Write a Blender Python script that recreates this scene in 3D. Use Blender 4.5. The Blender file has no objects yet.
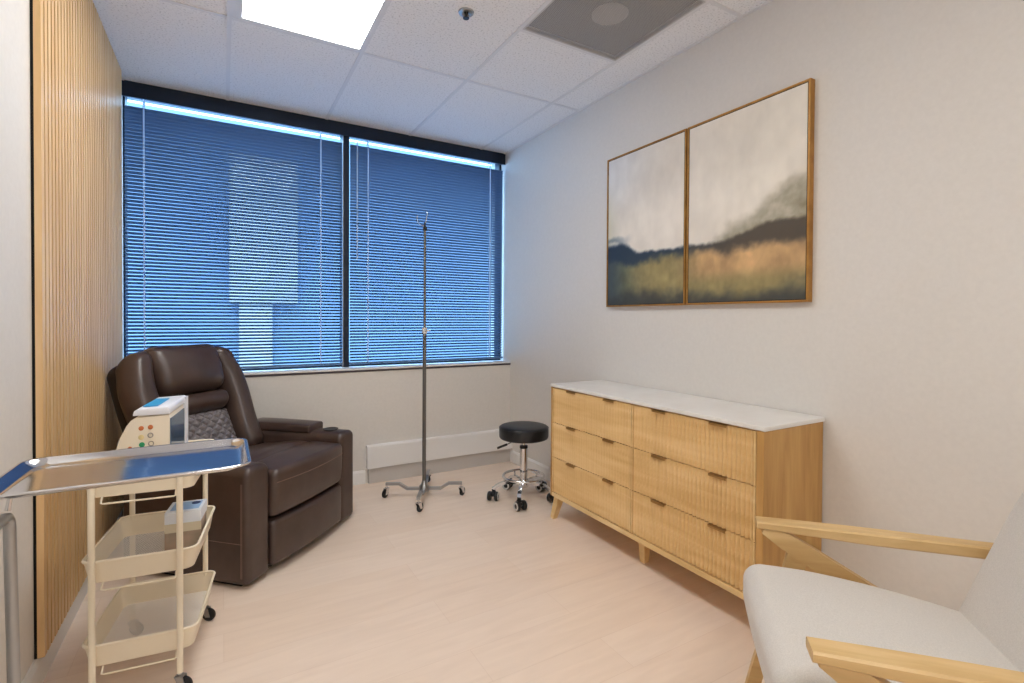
import bpy, bmesh, math, random
from mathutils import Vector, Matrix, noise

random.seed(4)
S = bpy.context.scene
COL = S.collection
R = math.radians

# ------------------------------------------------------------------ camera
CAM_H = 1.196
f_px, yaw, pit, rol, cy = 499.7065, R(30.0282), R(0.73969), R(-0.32105), 324.8117
rv = Vector((math.cos(yaw), -math.sin(yaw), 0)); fv = Vector((math.sin(yaw), math.cos(yaw), 0)); dv = Vector((0, 0, -1))
fw = fv * math.cos(pit) + dv * math.sin(pit); dn = dv * math.cos(pit) - fv * math.sin(pit)
rr = rv * math.cos(rol) + dn * math.sin(rol); dd = dn * math.cos(rol) - rv * math.sin(rol)
camd = bpy.data.cameras.new('camera'); cam = bpy.data.objects.new('camera', camd); COL.objects.link(cam)
M = Matrix.Identity(4)
for i in range(3):
    M[i][0] = rr[i]; M[i][1] = -dd[i]; M[i][2] = -fw[i]
M[2][3] = CAM_H
cam.matrix_world = M
camd.sensor_width = 36; camd.lens = f_px * 36 / 1024; camd.shift_y = (cy - 341.5) / 1024
camd.clip_start = 0.02
S.camera = cam

# ------------------------------------------------------------------ world, sun, exposure
w = bpy.data.worlds.new('sky'); S.world = w; w.use_nodes = True
bg = w.node_tree.nodes['Background']
bg.inputs[0].default_value = (0.60, 0.79, 1.0, 1); bg.inputs[1].default_value = 10.5
sd = bpy.data.lights.new('sun', 'SUN'); sd.energy = 7.0; sd.angle = R(0.6); sd.color = (1, 0.94, 0.85)
so = bpy.data.objects.new('sun', sd); COL.objects.link(so)
so.rotation_euler = Vector((0.25, 0.75, -0.75)).to_track_quat('-Z', 'Y').to_euler()
S.view_settings.view_transform = 'Standard'; S.view_settings.look = 'None'
S.view_settings.gamma = 1; S.view_settings.use_curve_mapping = False
S.view_settings.exposure = 0.0
PANEL_E = 12.5
FILL_E = 1.0
S.cycles.diffuse_bounces = 8; S.cycles.max_bounces = 16; S.cycles.transparent_max_bounces = 32

# ------------------------------------------------------------------ materials
def lin(c):
    return tuple(((v / 255) / 12.92 if v / 255 <= 0.04045 else ((v / 255 + 0.055) / 1.055) ** 2.4) for v in c) + (1,)

def base(name, rgb, rough=0.5, metal=0.0, **kw):
    m = bpy.data.materials.new(name); m.use_nodes = True
    b = m.node_tree.nodes['Principled BSDF']
    b.inputs['Base Color'].default_value = lin(rgb)
    b.inputs['Roughness'].default_value = rough; b.inputs['Metallic'].default_value = metal
    for k, v in kw.items():
        b.inputs[k.replace('_', ' ')].default_value = v
    return m

def nd(m, t, **kw):
    n = m.node_tree.nodes.new(t)
    for k, v in kw.items():
        if hasattr(n, k): setattr(n, k, v)
        else: n.inputs[k.replace('_', ' ')].default_value = v
    return n

def coord(m, scale=(1, 1, 1), rot=(0, 0, 0), kind='Object'):
    tc = nd(m, 'ShaderNodeTexCoord'); mp = nd(m, 'ShaderNodeMapping')
    mp.inputs['Scale'].default_value = scale; mp.inputs['Rotation'].default_value = rot
    m.node_tree.links.new(tc.outputs[kind], mp.inputs['Vector'])
    return mp.outputs[0]

def bump(m, height, strength=0.2, dist=0.01):
    b = nd(m, 'ShaderNodeBump'); b.inputs['Strength'].default_value = strength; b.inputs['Distance'].default_value = dist
    m.node_tree.links.new(height, b.inputs['Height'])
    m.node_tree.links.new(b.outputs[0], m.node_tree.nodes['Principled BSDF'].inputs['Normal'])

def ramp(m, fac, stops):
    r = nd(m, 'ShaderNodeValToRGB')
    el = r.color_ramp.elements
    while len(el) < len(stops): el.new(0.5)
    for e, (p, c) in zip(el, stops):
        e.position = p; e.color = lin(c) if max(c) > 1 else tuple(c) + (1,)
    m.node_tree.links.new(fac, r.inputs[0])
    return r.outputs[0]

def noisy(name, c1, c2, scale, rough=0.5, metal=0, bstr=0.0, bdist=0.002, stretch=(1, 1, 1), detail=4, **kw):
    m = base(name, c1, rough, metal, **kw)
    v = coord(m, stretch)
    n = nd(m, 'ShaderNodeTexNoise'); n.inputs['Scale'].default_value = scale; n.inputs['Detail'].default_value = detail
    m.node_tree.links.new(v, n.inputs['Vector'])
    c = ramp(m, n.outputs['Fac'], [(0.3, c1), (0.7, c2)])
    m.node_tree.links.new(c, m.node_tree.nodes['Principled BSDF'].inputs['Base Color'])
    if bstr: bump(m, n.outputs['Fac'], bstr, bdist)
    return m

def wood(name, c1, c2, c3, stretch=(1, 14, 14), scale=3.0, rough=0.45):
    m = base(name, c1, rough)
    v = coord(m, stretch)
    n = nd(m, 'ShaderNodeTexNoise'); n.inputs['Scale'].default_value = scale; n.inputs['Detail'].default_value = 8
    n.inputs['Distortion'].default_value = 0.6
    m.node_tree.links.new(v, n.inputs['Vector'])
    n2 = nd(m, 'ShaderNodeTexNoise'); n2.inputs['Scale'].default_value = scale * 0.35; n2.inputs['Detail'].default_value = 2
    m.node_tree.links.new(v, n2.inputs['Vector'])
    mx = nd(m, 'ShaderNodeMath', operation='MULTIPLY_ADD'); mx.inputs[1].default_value = 0.5
    m.node_tree.links.new(n.outputs['Fac'], mx.inputs[0])
    h = nd(m, 'ShaderNodeMath', operation='MULTIPLY'); h.inputs[1].default_value = 0.5
    m.node_tree.links.new(n2.outputs['Fac'], h.inputs[0]); m.node_tree.links.new(h.outputs[0], mx.inputs[2])
    c = ramp(m, mx.outputs[0], [(0.34, c1), (0.5, c2), (0.64, c3)])
    m.node_tree.links.new(c, m.node_tree.nodes['Principled BSDF'].inputs['Base Color'])
    bump(m, n.outputs['Fac'], 0.08, 0.001)
    return m

WALL = noisy('wall_paint', (217, 213, 207), (221, 217, 211), 60, 0.6, bstr=0.06, bdist=0.001)
TRIMW = base('white_trim', (232, 231, 229), 0.4)
DARKAL = base('dark_window_metal', (22, 34, 52), 0.35, 0.3)
LEATHER = noisy('brown_leather', (64, 49, 43), (80, 63, 56), 9, 0.33, bstr=0.25, bdist=0.003, detail=8)
LEATHER.node_tree.nodes['Principled BSDF'].inputs['Specular IOR Level'].default_value = 0.6
QUILT = noisy('grey_brown_quilted_leather', (112, 106, 108), (128, 122, 124), 12, 0.34, bstr=0.1)
SHELL = noisy('dark_back_vinyl', (34, 26, 24), (42, 33, 30), 14, 0.5, bstr=0.1)
STITCH = base('tan_thread', (128, 104, 92), 0.7)
BLACKP = base('black_plastic', (18, 18, 20), 0.4)
BLACKV = noisy('black_vinyl', (26, 27, 30), (32, 33, 36), 30, 0.38, bstr=0.08)
CHROME = base('chrome', (225, 226, 228), 0.12, 1.0)
STEEL = base('brushed_steel', (168, 170, 172), 0.3, 1.0)
POLE = base('grey_steel_pole', (120, 119, 116), 0.38, 0.85)
TRAYM = base('polished_tray_steel', (222, 222, 224), 0.13, 1.0)
CREAM = base('cream_painted_metal', (242, 231, 208), 0.45)
WHEELW = base('pale_grey_plastic', (205, 203, 200), 0.45)
OAK = wood('oak_horizontal', (214, 178, 120), (228, 196, 140), (238, 210, 160), (9, 1, 9), 3.2)
OAK_SHADED = wood('oak_vertical_shaded', (168, 124, 66), (190, 146, 84), (204, 162, 100), (10, 10, 1), 3.2)  # same oak as the fronts, with the side panels' shade put into the colour
ASH = wood('pale_ash', (186, 148, 94), (202, 168, 114), (216, 184, 132), (9, 1.2, 9), 4.0)
SLATW = wood('slat_oak', (214, 172, 116), (226, 188, 136), (234, 202, 156), (8, 8, 0.8), 3.0, 0.42)
FELT = base('black_felt', (12, 12, 12), 0.95)
BRASS = base('aged_brass', (178, 138, 84), 0.4, 0.6)
GOLD = noisy('antique_gold_frame', (160, 112, 48), (184, 134, 64), 20, 0.42, 0.35)
STONE = noisy('white_stone_top', (232, 230, 226), (222, 219, 214), 5, 0.28, detail=6)
FABRIC = noisy('pale_grey_upholstery', (198, 193, 186), (210, 205, 198), 350, 0.95, bstr=0.3, bdist=0.001, detail=2)
FABRIC.node_tree.nodes['Principled BSDF'].inputs['Sheen Weight'].default_value = 0.2
BLINDM = base('blue_grey_blind_slat', (82, 108, 142), 0.4)
CORD = base('white_cord', (226, 238, 250), 0.6, Transmission_Weight=0.0)
_cb = CORD.node_tree; _tr = _cb.nodes.new('ShaderNodeBsdfTranslucent'); _tr.inputs[0].default_value = (0.85, 0.92, 1, 1); _mx = _cb.nodes.new('ShaderNodeMixShader'); _mx.inputs[0].default_value = 0.75
_cb.links.new(_cb.nodes['Principled BSDF'].outputs[0], _mx.inputs[1]); _cb.links.new(_tr.outputs[0], _mx.inputs[2]); _cb.links.new(_mx.outputs[0], _cb.nodes['Material Output'].inputs[0])
PAPERW = base('carton_white', (226, 232, 240), 0.5)
DEVW = base('device_cream_plastic', (232, 220, 198), 0.35)
DEVT = base('device_white_plastic', (232, 234, 242), 0.3)
BLUE = base('blue_label', (52, 158, 212), 0.35)
ORANGE = base('orange_button', (196, 108, 52), 0.4)
GREEN = base('green_button', (24, 148, 96), 0.4)
GREYB = base('grey_ring', (150, 142, 132), 0.4)
SMOKE = base('smoked_glass', (96, 120, 150), 0.08, 0.0, Transmission_Weight=0.35, IOR=1.3)
TBAR = base('ceiling_grid_metal', (224, 224, 225), 0.45)

# floor planks
FLOOR = base('pale_vinyl_planks', (214, 190, 170), 0.34)
def _floor():
    m = FLOOR; L = m.node_tree.links; b = m.node_tree.nodes['Principled BSDF']
    v = coord(m)
    br = nd(m, 'ShaderNodeTexBrick'); br.offset = 0.37; br.offset_frequency = 2
    br.inputs['Scale'].default_value = 1; br.inputs['Brick Width'].default_value = 1.22; br.inputs['Row Height'].default_value = 0.18
    br.inputs['Mortar Size'].default_value = 0.0012; br.inputs['Mortar Smooth'].default_value = 0.3; br.inputs['Bias'].default_value = 0
    br.inputs['Color1'].default_value = lin((238, 218, 199)); br.inputs['Color2'].default_value = lin((241, 223, 206)); br.inputs['Mortar'].default_value = lin((230, 209, 190))
    L.new(v, br.inputs['Vector'])
    v2 = coord(m, (1.2, 9, 1))
    n = nd(m, 'ShaderNodeTexNoise'); n.inputs['Scale'].default_value = 2.5; n.inputs['Detail'].default_value = 7; n.inputs['Distortion'].default_value = 0.8
    L.new(v2, n.inputs['Vector'])
    c = ramp(m, n.outputs['Fac'], [(0.3, (0.88, 0.86, 0.84)), (0.65, (1, 1, 1))])
    mx = nd(m, 'ShaderNodeMix', data_type='RGBA', blend_type='MULTIPLY'); mx.inputs[0].default_value = 0.55
    L.new(br.outputs['Color'], mx.inputs[6]); L.new(c, mx.inputs[7]); L.new(mx.outputs[2], b.inputs['Base Color'])
    bump(m, n.outputs['Fac'], 0.04, 0.001)
_floor()

# ceiling tile
TILE = base('mineral_fibre_tile', (222, 222, 222), 0.9)
def _tile():
    m = TILE; L = m.node_tree.links; b = m.node_tree.nodes['Principled BSDF']
    v = coord(m)
    n = nd(m, 'ShaderNodeTexNoise'); n.inputs['Scale'].default_value = 110; n.inputs['Detail'].default_value = 3
    L.new(v, n.inputs['Vector'])
    c = ramp(m, n.outputs['Fac'], [(0.3, (200, 200, 200)), (0.44, (238, 238, 238)), (0.7, (242, 242, 242))])
    L.new(c, b.inputs['Base Color']); bump(m, n.outputs['Fac'], 0.35, 0.003)
_tile()

# perforated sheet (real holes through alpha): used for cart bins and the air vent
def perforated(name, rgb, pitch, hole, rough=0.45, axes=(0, 1), metal=0):
    m = base(name, rgb, rough, metal); L = m.node_tree.links; b = m.node_tree.nodes['Principled BSDF']
    v = coord(m, (1 / pitch,) * 3)
    fr = nd(m, 'ShaderNodeVectorMath', operation='FRACTION'); L.new(v, fr.inputs[0])
    sb = nd(m, 'ShaderNodeVectorMath', operation='SUBTRACT'); sb.inputs[1].default_value = (0.5, 0.5, 0.5); L.new(fr.outputs[0], sb.inputs[0])
    sp = nd(m, 'ShaderNodeSeparateXYZ'); L.new(sb.outputs[0], sp.inputs[0])
    cb = nd(m, 'ShaderNodeCombineXYZ')
    L.new(sp.outputs[axes[0]], cb.inputs[0]); L.new(sp.outputs[axes[1]], cb.inputs[1])
    ln = nd(m, 'ShaderNodeVectorMath', operation='LENGTH'); L.new(cb.outputs[0], ln.inputs[0])
    gt = nd(m, 'ShaderNodeMath', operation='GREATER_THAN'); gt.inputs[1].default_value = hole; L.new(ln.outputs['Value'], gt.inputs[0])
    L.new(gt.outputs[0], b.inputs['Alpha'])
    return m
BINMESH = perforated('cream_perforated_sheet', (236, 232, 224), 0.005, 0.27)
VENTM = perforated('grey_perforated_vent', (172, 170, 167), 0.0075, 0.3)

def glass_mat():
    m = bpy.data.materials.new('blue_tinted_glass'); m.use_nodes = True
    nt = m.node_tree; nt.nodes.clear()
    o = nt.nodes.new('ShaderNodeOutputMaterial'); mx = nt.nodes.new('ShaderNodeMixShader')
    t = nt.nodes.new('ShaderNodeBsdfTransparent'); g = nt.nodes.new('ShaderNodeBsdfGlossy')
    t.inputs[0].default_value = (0.72, 0.87, 0.98, 1); g.inputs['Roughness'].default_value = 0.02
    mx.inputs[0].default_value = 0.03
    nt.links.new(t.outputs[0], mx.inputs[1]); nt.links.new(g.outputs[0], mx.inputs[2]); nt.links.new(mx.outputs[0], o.inputs[0])
    return m
GLASS = glass_mat()

def emis(name, rgb, e):
    m = bpy.data.materials.new(name); m.use_nodes = True
    nt = m.node_tree; nt.nodes.clear()
    o = nt.nodes.new('ShaderNodeOutputMaterial'); x = nt.nodes.new('ShaderNodeEmission')
    x.inputs[0].default_value = rgb + (1,); x.inputs[1].default_value = e
    nt.links.new(x.outputs[0], o.inputs[0]); return m
LAMP = emis('lit_diffuser', (1.0, 0.98, 0.95), PANEL_E)

# ------------------------------------------------------------------ helpers
def obj(name, bm, mat, parent=None, smooth=False, loc=None):
    me = bpy.data.meshes.new(name)
    bmesh.ops.recalc_face_normals(bm, faces=bm.faces)
    bm.to_mesh(me); bm.free()
    for m in (mat if isinstance(mat, (list, tuple)) else [mat]): me.materials.append(m)
    o = bpy.data.objects.new(name, me); COL.objects.link(o)
    if smooth: autosmooth(o, 45)
    if parent: o.parent = parent
    if loc: o.location = loc
    return o

def autosmooth(o, ang=40):
    me = o.data
    me.polygons.foreach_set('use_smooth', [True] * len(me.polygons))
    bm = bmesh.new(); bm.from_mesh(me)
    for e in bm.edges:
        if len(e.link_faces) == 2 and e.calc_face_angle(0) > R(ang): e.smooth = False
    bm.to_mesh(me); bm.free()
    return o

def thing(name, label, cat, loc=(0, 0, 0), rz=0, group=None):
    o = bpy.data.objects.new(name, None); COL.objects.link(o)
    o.location = loc; o.rotation_euler = (0, 0, rz); o.empty_display_size = 0.1
    return tag(o, label, cat, group)

def tag(o, label, cat, group=None):
    o['label'] = label; o['category'] = cat
    if group: o['group'] = group
    return o

def struct(o):
    o['kind'] = 'structure'; return o

def box(bm, x0, x1, y0, y1, z0, z1, bev=0.0, seg=2, mi=0, mat=None):
    vs = [bm.verts.new((x, y, z)) for z in (z0, z1) for y in (y0, y1) for x in (x0, x1)]
    fs = [bm.faces.new([vs[i] for i in q]) for q in ((0, 2, 3, 1), (4, 5, 7, 6), (0, 1, 5, 4), (2, 6, 7, 3), (0, 4, 6, 2), (1, 3, 7, 5))]
    for f_ in fs: f_.material_index = mi
    if mat is not None: bmesh.ops.transform(bm, matrix=mat, verts=vs)
    if bev > 0:
        es = list({e for f_ in fs for e in f_.edges})
        r = bmesh.ops.bevel(bm, geom=es + vs, offset=bev, segments=seg, profile=0.5, affect='EDGES')
        for f_ in r['faces']: f_.material_index = mi
    return bm

def NB(): return bmesh.new()

def rbox(bm, c, s, r, n=(6, 6, 6), m=3, deform=None, mat=None):
    """rounded box with an even grid on every side so that it can be shaped by deform(x,y,z in -1..1, point)"""
    hs = [v / 2 for v in s]; r = min(r, *[h * 0.98 for h in hs])
    ax = []
    for h, k in zip(hs, n):
        a = [r * math.tan(R(45) * j / m) for j in range(m, 0, -1)]
        t = [-(h - r) - v for v in a] + [-(h - r) + 2 * (h - r) * j / k for j in range(k + 1)] + [(h - r) + v for v in reversed(a)]
        ax.append(t)
    cache = {}
    def V(i, j, k):
        key = (i, j, k)
        if key not in cache:
            p = Vector((ax[0][i], ax[1][j], ax[2][k]))
            q = Vector([max(-(h - r), min(h - r, v)) for h, v in zip(hs, p)])
            d = p - q
            if d.length > 1e-9: p = q + d.normalized() * r
            u = [p[t] / hs[t] for t in range(3)]
            if deform: p = deform(u[0], u[1], u[2], p)
            p = p + Vector(c)
            if mat is not None: p = mat @ p
            cache[key] = bm.verts.new(p)
        return cache[key]
    N = [len(a) - 1 for a in ax]
    for d in range(3):
        e, g = (d + 1) % 3, (d + 2) % 3
        for side in (0, N[d]):
            for a in range(N[e]):
                for b_ in range(N[g]):
                    ids = []
                    for (u_, v_) in ((a, b_), (a + 1, b_), (a + 1, b_ + 1), (a, b_ + 1)):
                        t = [0, 0, 0]; t[d] = side; t[e] = u_; t[g] = v_; ids.append(V(*t))
                    bm.faces.new(ids)
    return bm

def tube(bm, pts, r, seg=10, closed=False, caps=True, sq=None, up=None):
    """sweep a circle (or, with sq=(w,h), a rectangle) along points"""
    pts = [Vector(p) for p in pts]; n = len(pts); rings = []
    prev = None
    for i, p in enumerate(pts):
        if closed: t = (pts[(i + 1) % n] - pts[i - 1]).normalized()
        else: t = (pts[min(i + 1, n - 1)] - pts[max(i - 1, 0)]).normalized()
        if up is not None: a = Vector(up)
        elif prev is None: a = Vector((0, 0, 1)) if abs(t.z) < 0.9 else Vector((1, 0, 0))
        else: a = prev
        nrm = (a - t * a.dot(t)).normalized(); bn = t.cross(nrm); prev = nrm
        rad = r[i] if isinstance(r, (list, tuple)) else r
        if sq:
            k = sq[i] if isinstance(sq, list) else sq
            ring = [bm.verts.new(p + bn * x * k[0] / 2 + nrm * y * k[1] / 2) for x, y in ((-1, -1), (1, -1), (1, 1), (-1, 1))]
        else:
            ring = [bm.verts.new(p + (nrm * math.cos(q) + bn * math.sin(q)) * rad) for q in [2 * math.pi * s / seg for s in range(seg)]]
        rings.append(ring)
    m = len(rings[0])
    for i in range(n if closed else n - 1):
        a, b = rings[i], rings[(i + 1) % n]
        for s in range(m): bm.faces.new((a[s], a[(s + 1) % m], b[(s + 1) % m], b[s]))
    if caps and not closed:
        bm.faces.new(rings[0][::-1]); bm.faces.new(rings[-1])
    return bm

def lathe(bm, prof, seg=32, c=(0, 0, 0), mat=None):
    rings = []
    for (r, z) in prof:
        if r < 1e-6: rings.append([bm.verts.new((c[0], c[1], c[2] + z))])
        else: rings.append([bm.verts.new((c[0] + r * math.cos(2 * math.pi * s / seg), c[1] + r * math.sin(2 * math.pi * s / seg), c[2] + z)) for s in range(seg)])
    for a, b in zip(rings, rings[1:]):
        for s in range(seg):
            t = (s + 1) % seg
            if len(a) == 1 and len(b) == 1: continue
            if len(a) == 1: bm.faces.new((a[0], b[t], b[s]))
            elif len(b) == 1: bm.faces.new((a[s], a[t], b[0]))
            else: bm.faces.new((a[s], a[t], b[t], b[s]))
    if mat is not None: bmesh.ops.transform(bm, matrix=mat, verts=[v for r_ in rings for v in r_])
    return bm

def arc(c, r, a0, a1, n, plane='xy'):
    out = []
    for i in range(n + 1):
        a = R(a0 + (a1 - a0) * i / n)
        u, v = r * math.cos(a), r * math.sin(a)
        out.append({'xy': (c[0] + u, c[1] + v, c[2]), 'xz': (c[0] + u, c[1], c[2] + v), 'yz': (c[0], c[1] + u, c[2] + v)}[plane])
    return out

def prism(bm, poly, a0, a1, axis='y', bev=0, mi=0):
    """polygon in the plane across axis, extruded from a0 to a1"""
    def P(u, v, a): return {'y': (u, a, v), 'x': (a, u, v), 'z': (u, v, a)}[axis]
    A = [bm.verts.new(P(u, v, a0)) for u, v in poly]; B = [bm.verts.new(P(u, v, a1)) for u, v in poly]
    n = len(poly); fs = [bm.faces.new(A[::-1]), bm.faces.new(B)]
    for i in range(n): fs.append(bm.faces.new((A[i], A[(i + 1) % n], B[(i + 1) % n], B[i])))
    for f_ in fs: f_.material_index = mi
    if bev:
        bmesh.ops.bevel(bm, geom=list({e for f_ in fs for e in f_.edges}), offset=bev, segments=2, profile=0.5, affect='EDGES')
    return bm

def bezier(p0, p1, p2, p3, n):
    p0, p1, p2, p3 = map(Vector, (p0, p1, p2, p3)); out = []
    for i in range(n + 1):
        t = i / n; s = 1 - t
        out.append(p0 * s ** 3 + p1 * 3 * s * s * t + p2 * 3 * s * t * t + p3 * t ** 3)
    return out

# ------------------------------------------------------------------ room shell
XL, XR, YB, YW, YF, ZC = -0.525, 2.09, 3.64, 3.805, -2.0, 2.60
T = 0.12
struct(obj('floor', box(NB(), XL - T, XR + T, YF - T, YB + 0.02, -0.1, 0.0), FLOOR))
struct(obj('wall_right', box(NB(), XR, XR + T, YF - T, 4.0, -0.1, ZC + 0.1), WALL))
struct(obj('wall_left', box(NB(), XL - T, XL, YF - T, 4.0, -0.1, ZC + 0.1), WALL))
bm = NB(); box(bm, XL, -0.2, YF - T, YF, -0.1, ZC + 0.1); box(bm, 1.9, XR, YF - T, YF, -0.1, ZC + 0.1); box(bm, -0.2, 1.9, YF - T, YF, 2.35, ZC + 0.1); box(bm, -0.2, 1.9, YF - T, YF, -0.1, 0.25)
struct(obj('wall_back', bm, WALL))
pw = NB(); box(pw, -0.2, 1.9, YF - 0.07, YF - 0.03, 0.25, 0.29); box(pw, -0.2, 1.9, YF - 0.07, YF - 0.03, 2.31, 2.35)
for x in (-0.2, 0.48, 1.18, 1.86): box(pw, x, x + 0.04, YF - 0.07, YF - 0.03, 0.29, 2.31)
pw = struct(obj('added_fill_frame', pw, TRIMW))
obj('added_fill_pane', box(NB(), -0.2, 1.9, YF - 0.06, YF - 0.05, 0.29, 2.31), emis('added_fill_glow', (1.0, 0.98, 0.95), FILL_E), pw)  # glowing pane added out of view as frontal fill light
struct(obj('wall_window', box(NB(), XL, XR, YB, 4.0, 0.0, 0.806), WALL))
# sill ledge with its dark front strip
struct(obj('trim_1', box(NB(), XL, XR, YB - 0.006, YW, 0.820, 0.832, 0.002), TRIMW))
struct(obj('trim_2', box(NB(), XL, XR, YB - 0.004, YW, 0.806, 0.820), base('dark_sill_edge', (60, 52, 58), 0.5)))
# baseboards
def baseboard(name, prof_axis, a0, a1, wall, sgn):
    bm = NB(); t = 0.014
    if prof_axis == 'y':
        poly = [(wall, 0), (wall + sgn * t, 0), (wall + sgn * t, 0.082), (wall + sgn * t * 0.5, 0.096), (wall, 0.096)]
        # polygon in x,z extruded along y
        prism(bm, poly, a0, a1, 'y')
    else:
        poly = [(wall, 0), (wall + sgn * t, 0), (wall + sgn * t, 0.082), (wall + sgn * t * 0.5, 0.096), (wall, 0.096)]
        prism(bm, poly, a0, a1, 'x')
    return struct(obj(name, bm, TRIMW))
baseboard('baseboard_right', 'y', YF, YB - 0.001, XR, -1)
baseboard('baseboard_left', 'y', YF, YB - 0.001, XL, 1)
baseboard('baseboard_window', 'x', XL + 0.016, 0.885, YB, -1)

# ceiling: tiles with gaps where the light fixtures and the vent sit
GX = [1.857 - 0.61 * k for k in range(5)]      # 1.857 1.247 .637 .027 -.583
ceil = NB()
box(ceil, XL - T, XR + T, YF - T, YW + 0.24, ZC + 0.03, ZC + 0.1)
cells_x = [(XL, 0.027), (0.027, 0.637), (0.637, 1.247), (1.247, 1.857), (1.857, XR)]
ys = [3.93, 2.71, 1.49, 0.27, -0.95, -2.17]
tiles = NB(); bars = NB()
LIGHTS = [(0.027, 0.637, 1.49, 2.71), (0.027, 0.637, -0.95, 0.27)]
VENT = (1.247, 1.857, 1.49, 2.10)
for (x0, x1) in cells_x:
    for y1, y0 in zip(ys, ys[1:]):
        a, b = max(y0, YF), min(y1, YW)
        if (x0, x1, y0, y1) in LIGHTS: continue
        if abs(x0 - 1.247) < 1e-6 and abs(y0 - 1.49) < 1e-6: a = 2.10
        box(tiles, x0, x1, a, b, ZC, ZC + 0.015)
co = struct(obj('ceiling', ceil, TILE))
obj('ceiling_tiles', tiles, TILE, co)
hw = 0.010
for x in GX[:4]: box(bars, x - hw, x + hw, YF, YW, ZC - 0.0035, ZC + 0.003)
for y in ys[1:]:
    if y < YF: continue
    xs = [XL] + sorted(GX[:4]) + [XR]
    for a, b in zip(xs, xs[1:]): box(bars, a + (hw if a != XL else 0), b - (hw if b != XR else 0), y - hw, y + hw, ZC - 0.003, ZC + 0.003)
box(bars, 1.247 + hw, 1.857 - hw, 2.10 - hw, 2.10 + hw, ZC - 0.003, ZC + 0.003)
box(bars, XR - 0.018, XR, YF, YW, ZC - 0.004, ZC + 0.003); box(bars, XL, XL + 0.018, YF, YW, ZC - 0.004, ZC + 0.003)
obj('ceiling_grid', bars, TBAR, co)

# window: dark frame, mullion, glass
win = NB()
box(win, XL, XR, YW - 0.062, YW - 0.056, 2.508, ZC); box(win, XL, XR, YW + 0.01, YW + 0.09, 2.575, ZC)              # head fascia and head
box(win, XL, XL + 0.012, YW + 0.01, YW + 0.09, 0.832, 2.575)
box(win, XR - 0.02, XR, YW + 0.01, YW + 0.09, 0.832, 2.575)
box(win, 0.757, 0.799, YW - 0.04, YW + 0.09, 0.832, 2.575, 0.003)
box(win, XL, XR, YW + 0.03, YW + 0.09, 0.80, 0.845)
wo = struct(obj('window_1', win, DARKAL))
gl = NB()
box(gl, XL + 0.012, 0.757, YW + 0.045, YW + 0.051, 0.845, 2.575); box(gl, 0.799, XR - 0.02, YW + 0.045, YW + 0.051, 0.845, 2.575)
obj('window_glass', gl, GLASS, wo)
me_ = NB(); box(me_, 0.752, 0.757, YW - 0.042, YW - 0.034, 0.832, 2.508); obj('mullion_edge', me_, STEEL, wo)
struct(obj('trim_3', box(NB(), XL - T, XR + T, YW + 0.09, 4.0, 2.575, ZC + 0.1), WALL))

# ------------------------------------------------------------------ outside: the building over the way
fac = NB()
box(fac, -14, 18, 17, 21, -8, 7.0)
ob = thing('office_building', 'tall blue glass office building seen through the blinds beyond the window', 'building', (0, 17, -8))
FAC = noisy('blue_glass_facade', (80, 98, 118), (90, 108, 128), 0.5, 0.5)
o = obj('facade', fac, FAC, ob); o.location = (0, -17, 8)
pl = NB(); box(pl, 0.15, 2.0, 16.6, 17.0, 1.6, 6.0, 0.05); box(pl, 0.4, 1.3, 16.7, 17.0, -8, 1.6, 0.05)
o = obj('pillar', pl, noisy('tan_stone', (146, 140, 128), (126, 124, 118), 0.9, 0.8), ob); o.location = (0, -17, 8)
fl = NB()
for z in (-4.5, -1.2): box(fl, -14, 0.05, 16.92, 17, z, z + 0.35); box(fl, 2.0, 18, 16.92, 17, z, z + 0.35)
o = obj('floor_band', fl, base('facade_band', (120, 150, 185), 0.6), ob); o.location = (0, -17, 8)
g_ = NB(); box(g_, -40, 40, 4.2, 60, -8.2, -8.0); struct(obj('ground', g_, base('street_asphalt', (120, 124, 130), 0.9)))

# ------------------------------------------------------------------ blinds
def blind(x0, x1, cords, wand, label):
    ty = 3.767; root = thing('window_blind', label, 'blind', (x0, ty, 2.5), 0, 'horizontal slat window blinds')
    def L(o): o.location = (-x0, -ty, -2.5); return o
    hr = NB(); box(hr, x0, x1, ty - 0.012, ty + 0.014, 2.514, 2.545, 0.002); L(obj('headrail', hr, BLINDM, root))
    bm = NB(); z = 0.880; k = 0
    top = 2.468; n = int((top - z) / 0.0215)
    for i in range(n + 1):
        zz = z + i * 0.0215
        tilt = R(TILT)
        prev = None
        for s in range(5):
            u = (s / 4 - 0.5); yy = u * 0.025; crown = 0.0028 * (1 - (2 * u) ** 2)
            py = yy * math.cos(tilt) + crown * math.sin(tilt); pz = -yy * math.sin(tilt) + crown * math.cos(tilt)
            a = bm.verts.new((x0 + 0.004, ty + py, zz + pz)); b = bm.verts.new((x1 - 0.004, ty + py, zz + pz))
            if prev: bm.faces.new((prev[0], prev[1], b, a))
            prev = (a, b)
    L(obj('slats', bm, BLINDM, root, smooth=True))
    L(obj('bottom_rail', box(NB(), x0, x1, ty - 0.012, ty + 0.012, 0.853, 0.867, 0.003), BLINDM, root))
    for cx in cords:
        c = NB()
        for dy in (-0.0145, 0.0145): box(c, cx - 0.0045, cx + 0.0045, ty + dy - 0.0006, ty + dy + 0.0006, 0.867, 2.515)
        L(obj('ladder_tape', c, CORD, root))
    if wand:
        L(obj('tilt_wand', tube(NB(), [(wand[0], ty - 0.026, 2.478), (wand[0], ty - 0.026, wand[1])], 0.0045, 8), CORD, root, smooth=True))
TILT = 37
blind(-0.514, 0.752, (-0.415, 0.60), None, 'wider blue blind on the left of the mullion, behind the recliner')
blind(0.800, 2.082, (0.932, 1.95), (0.85, 1.62), 'blue blind on the right of the mullion, behind the drip pole')

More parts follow.
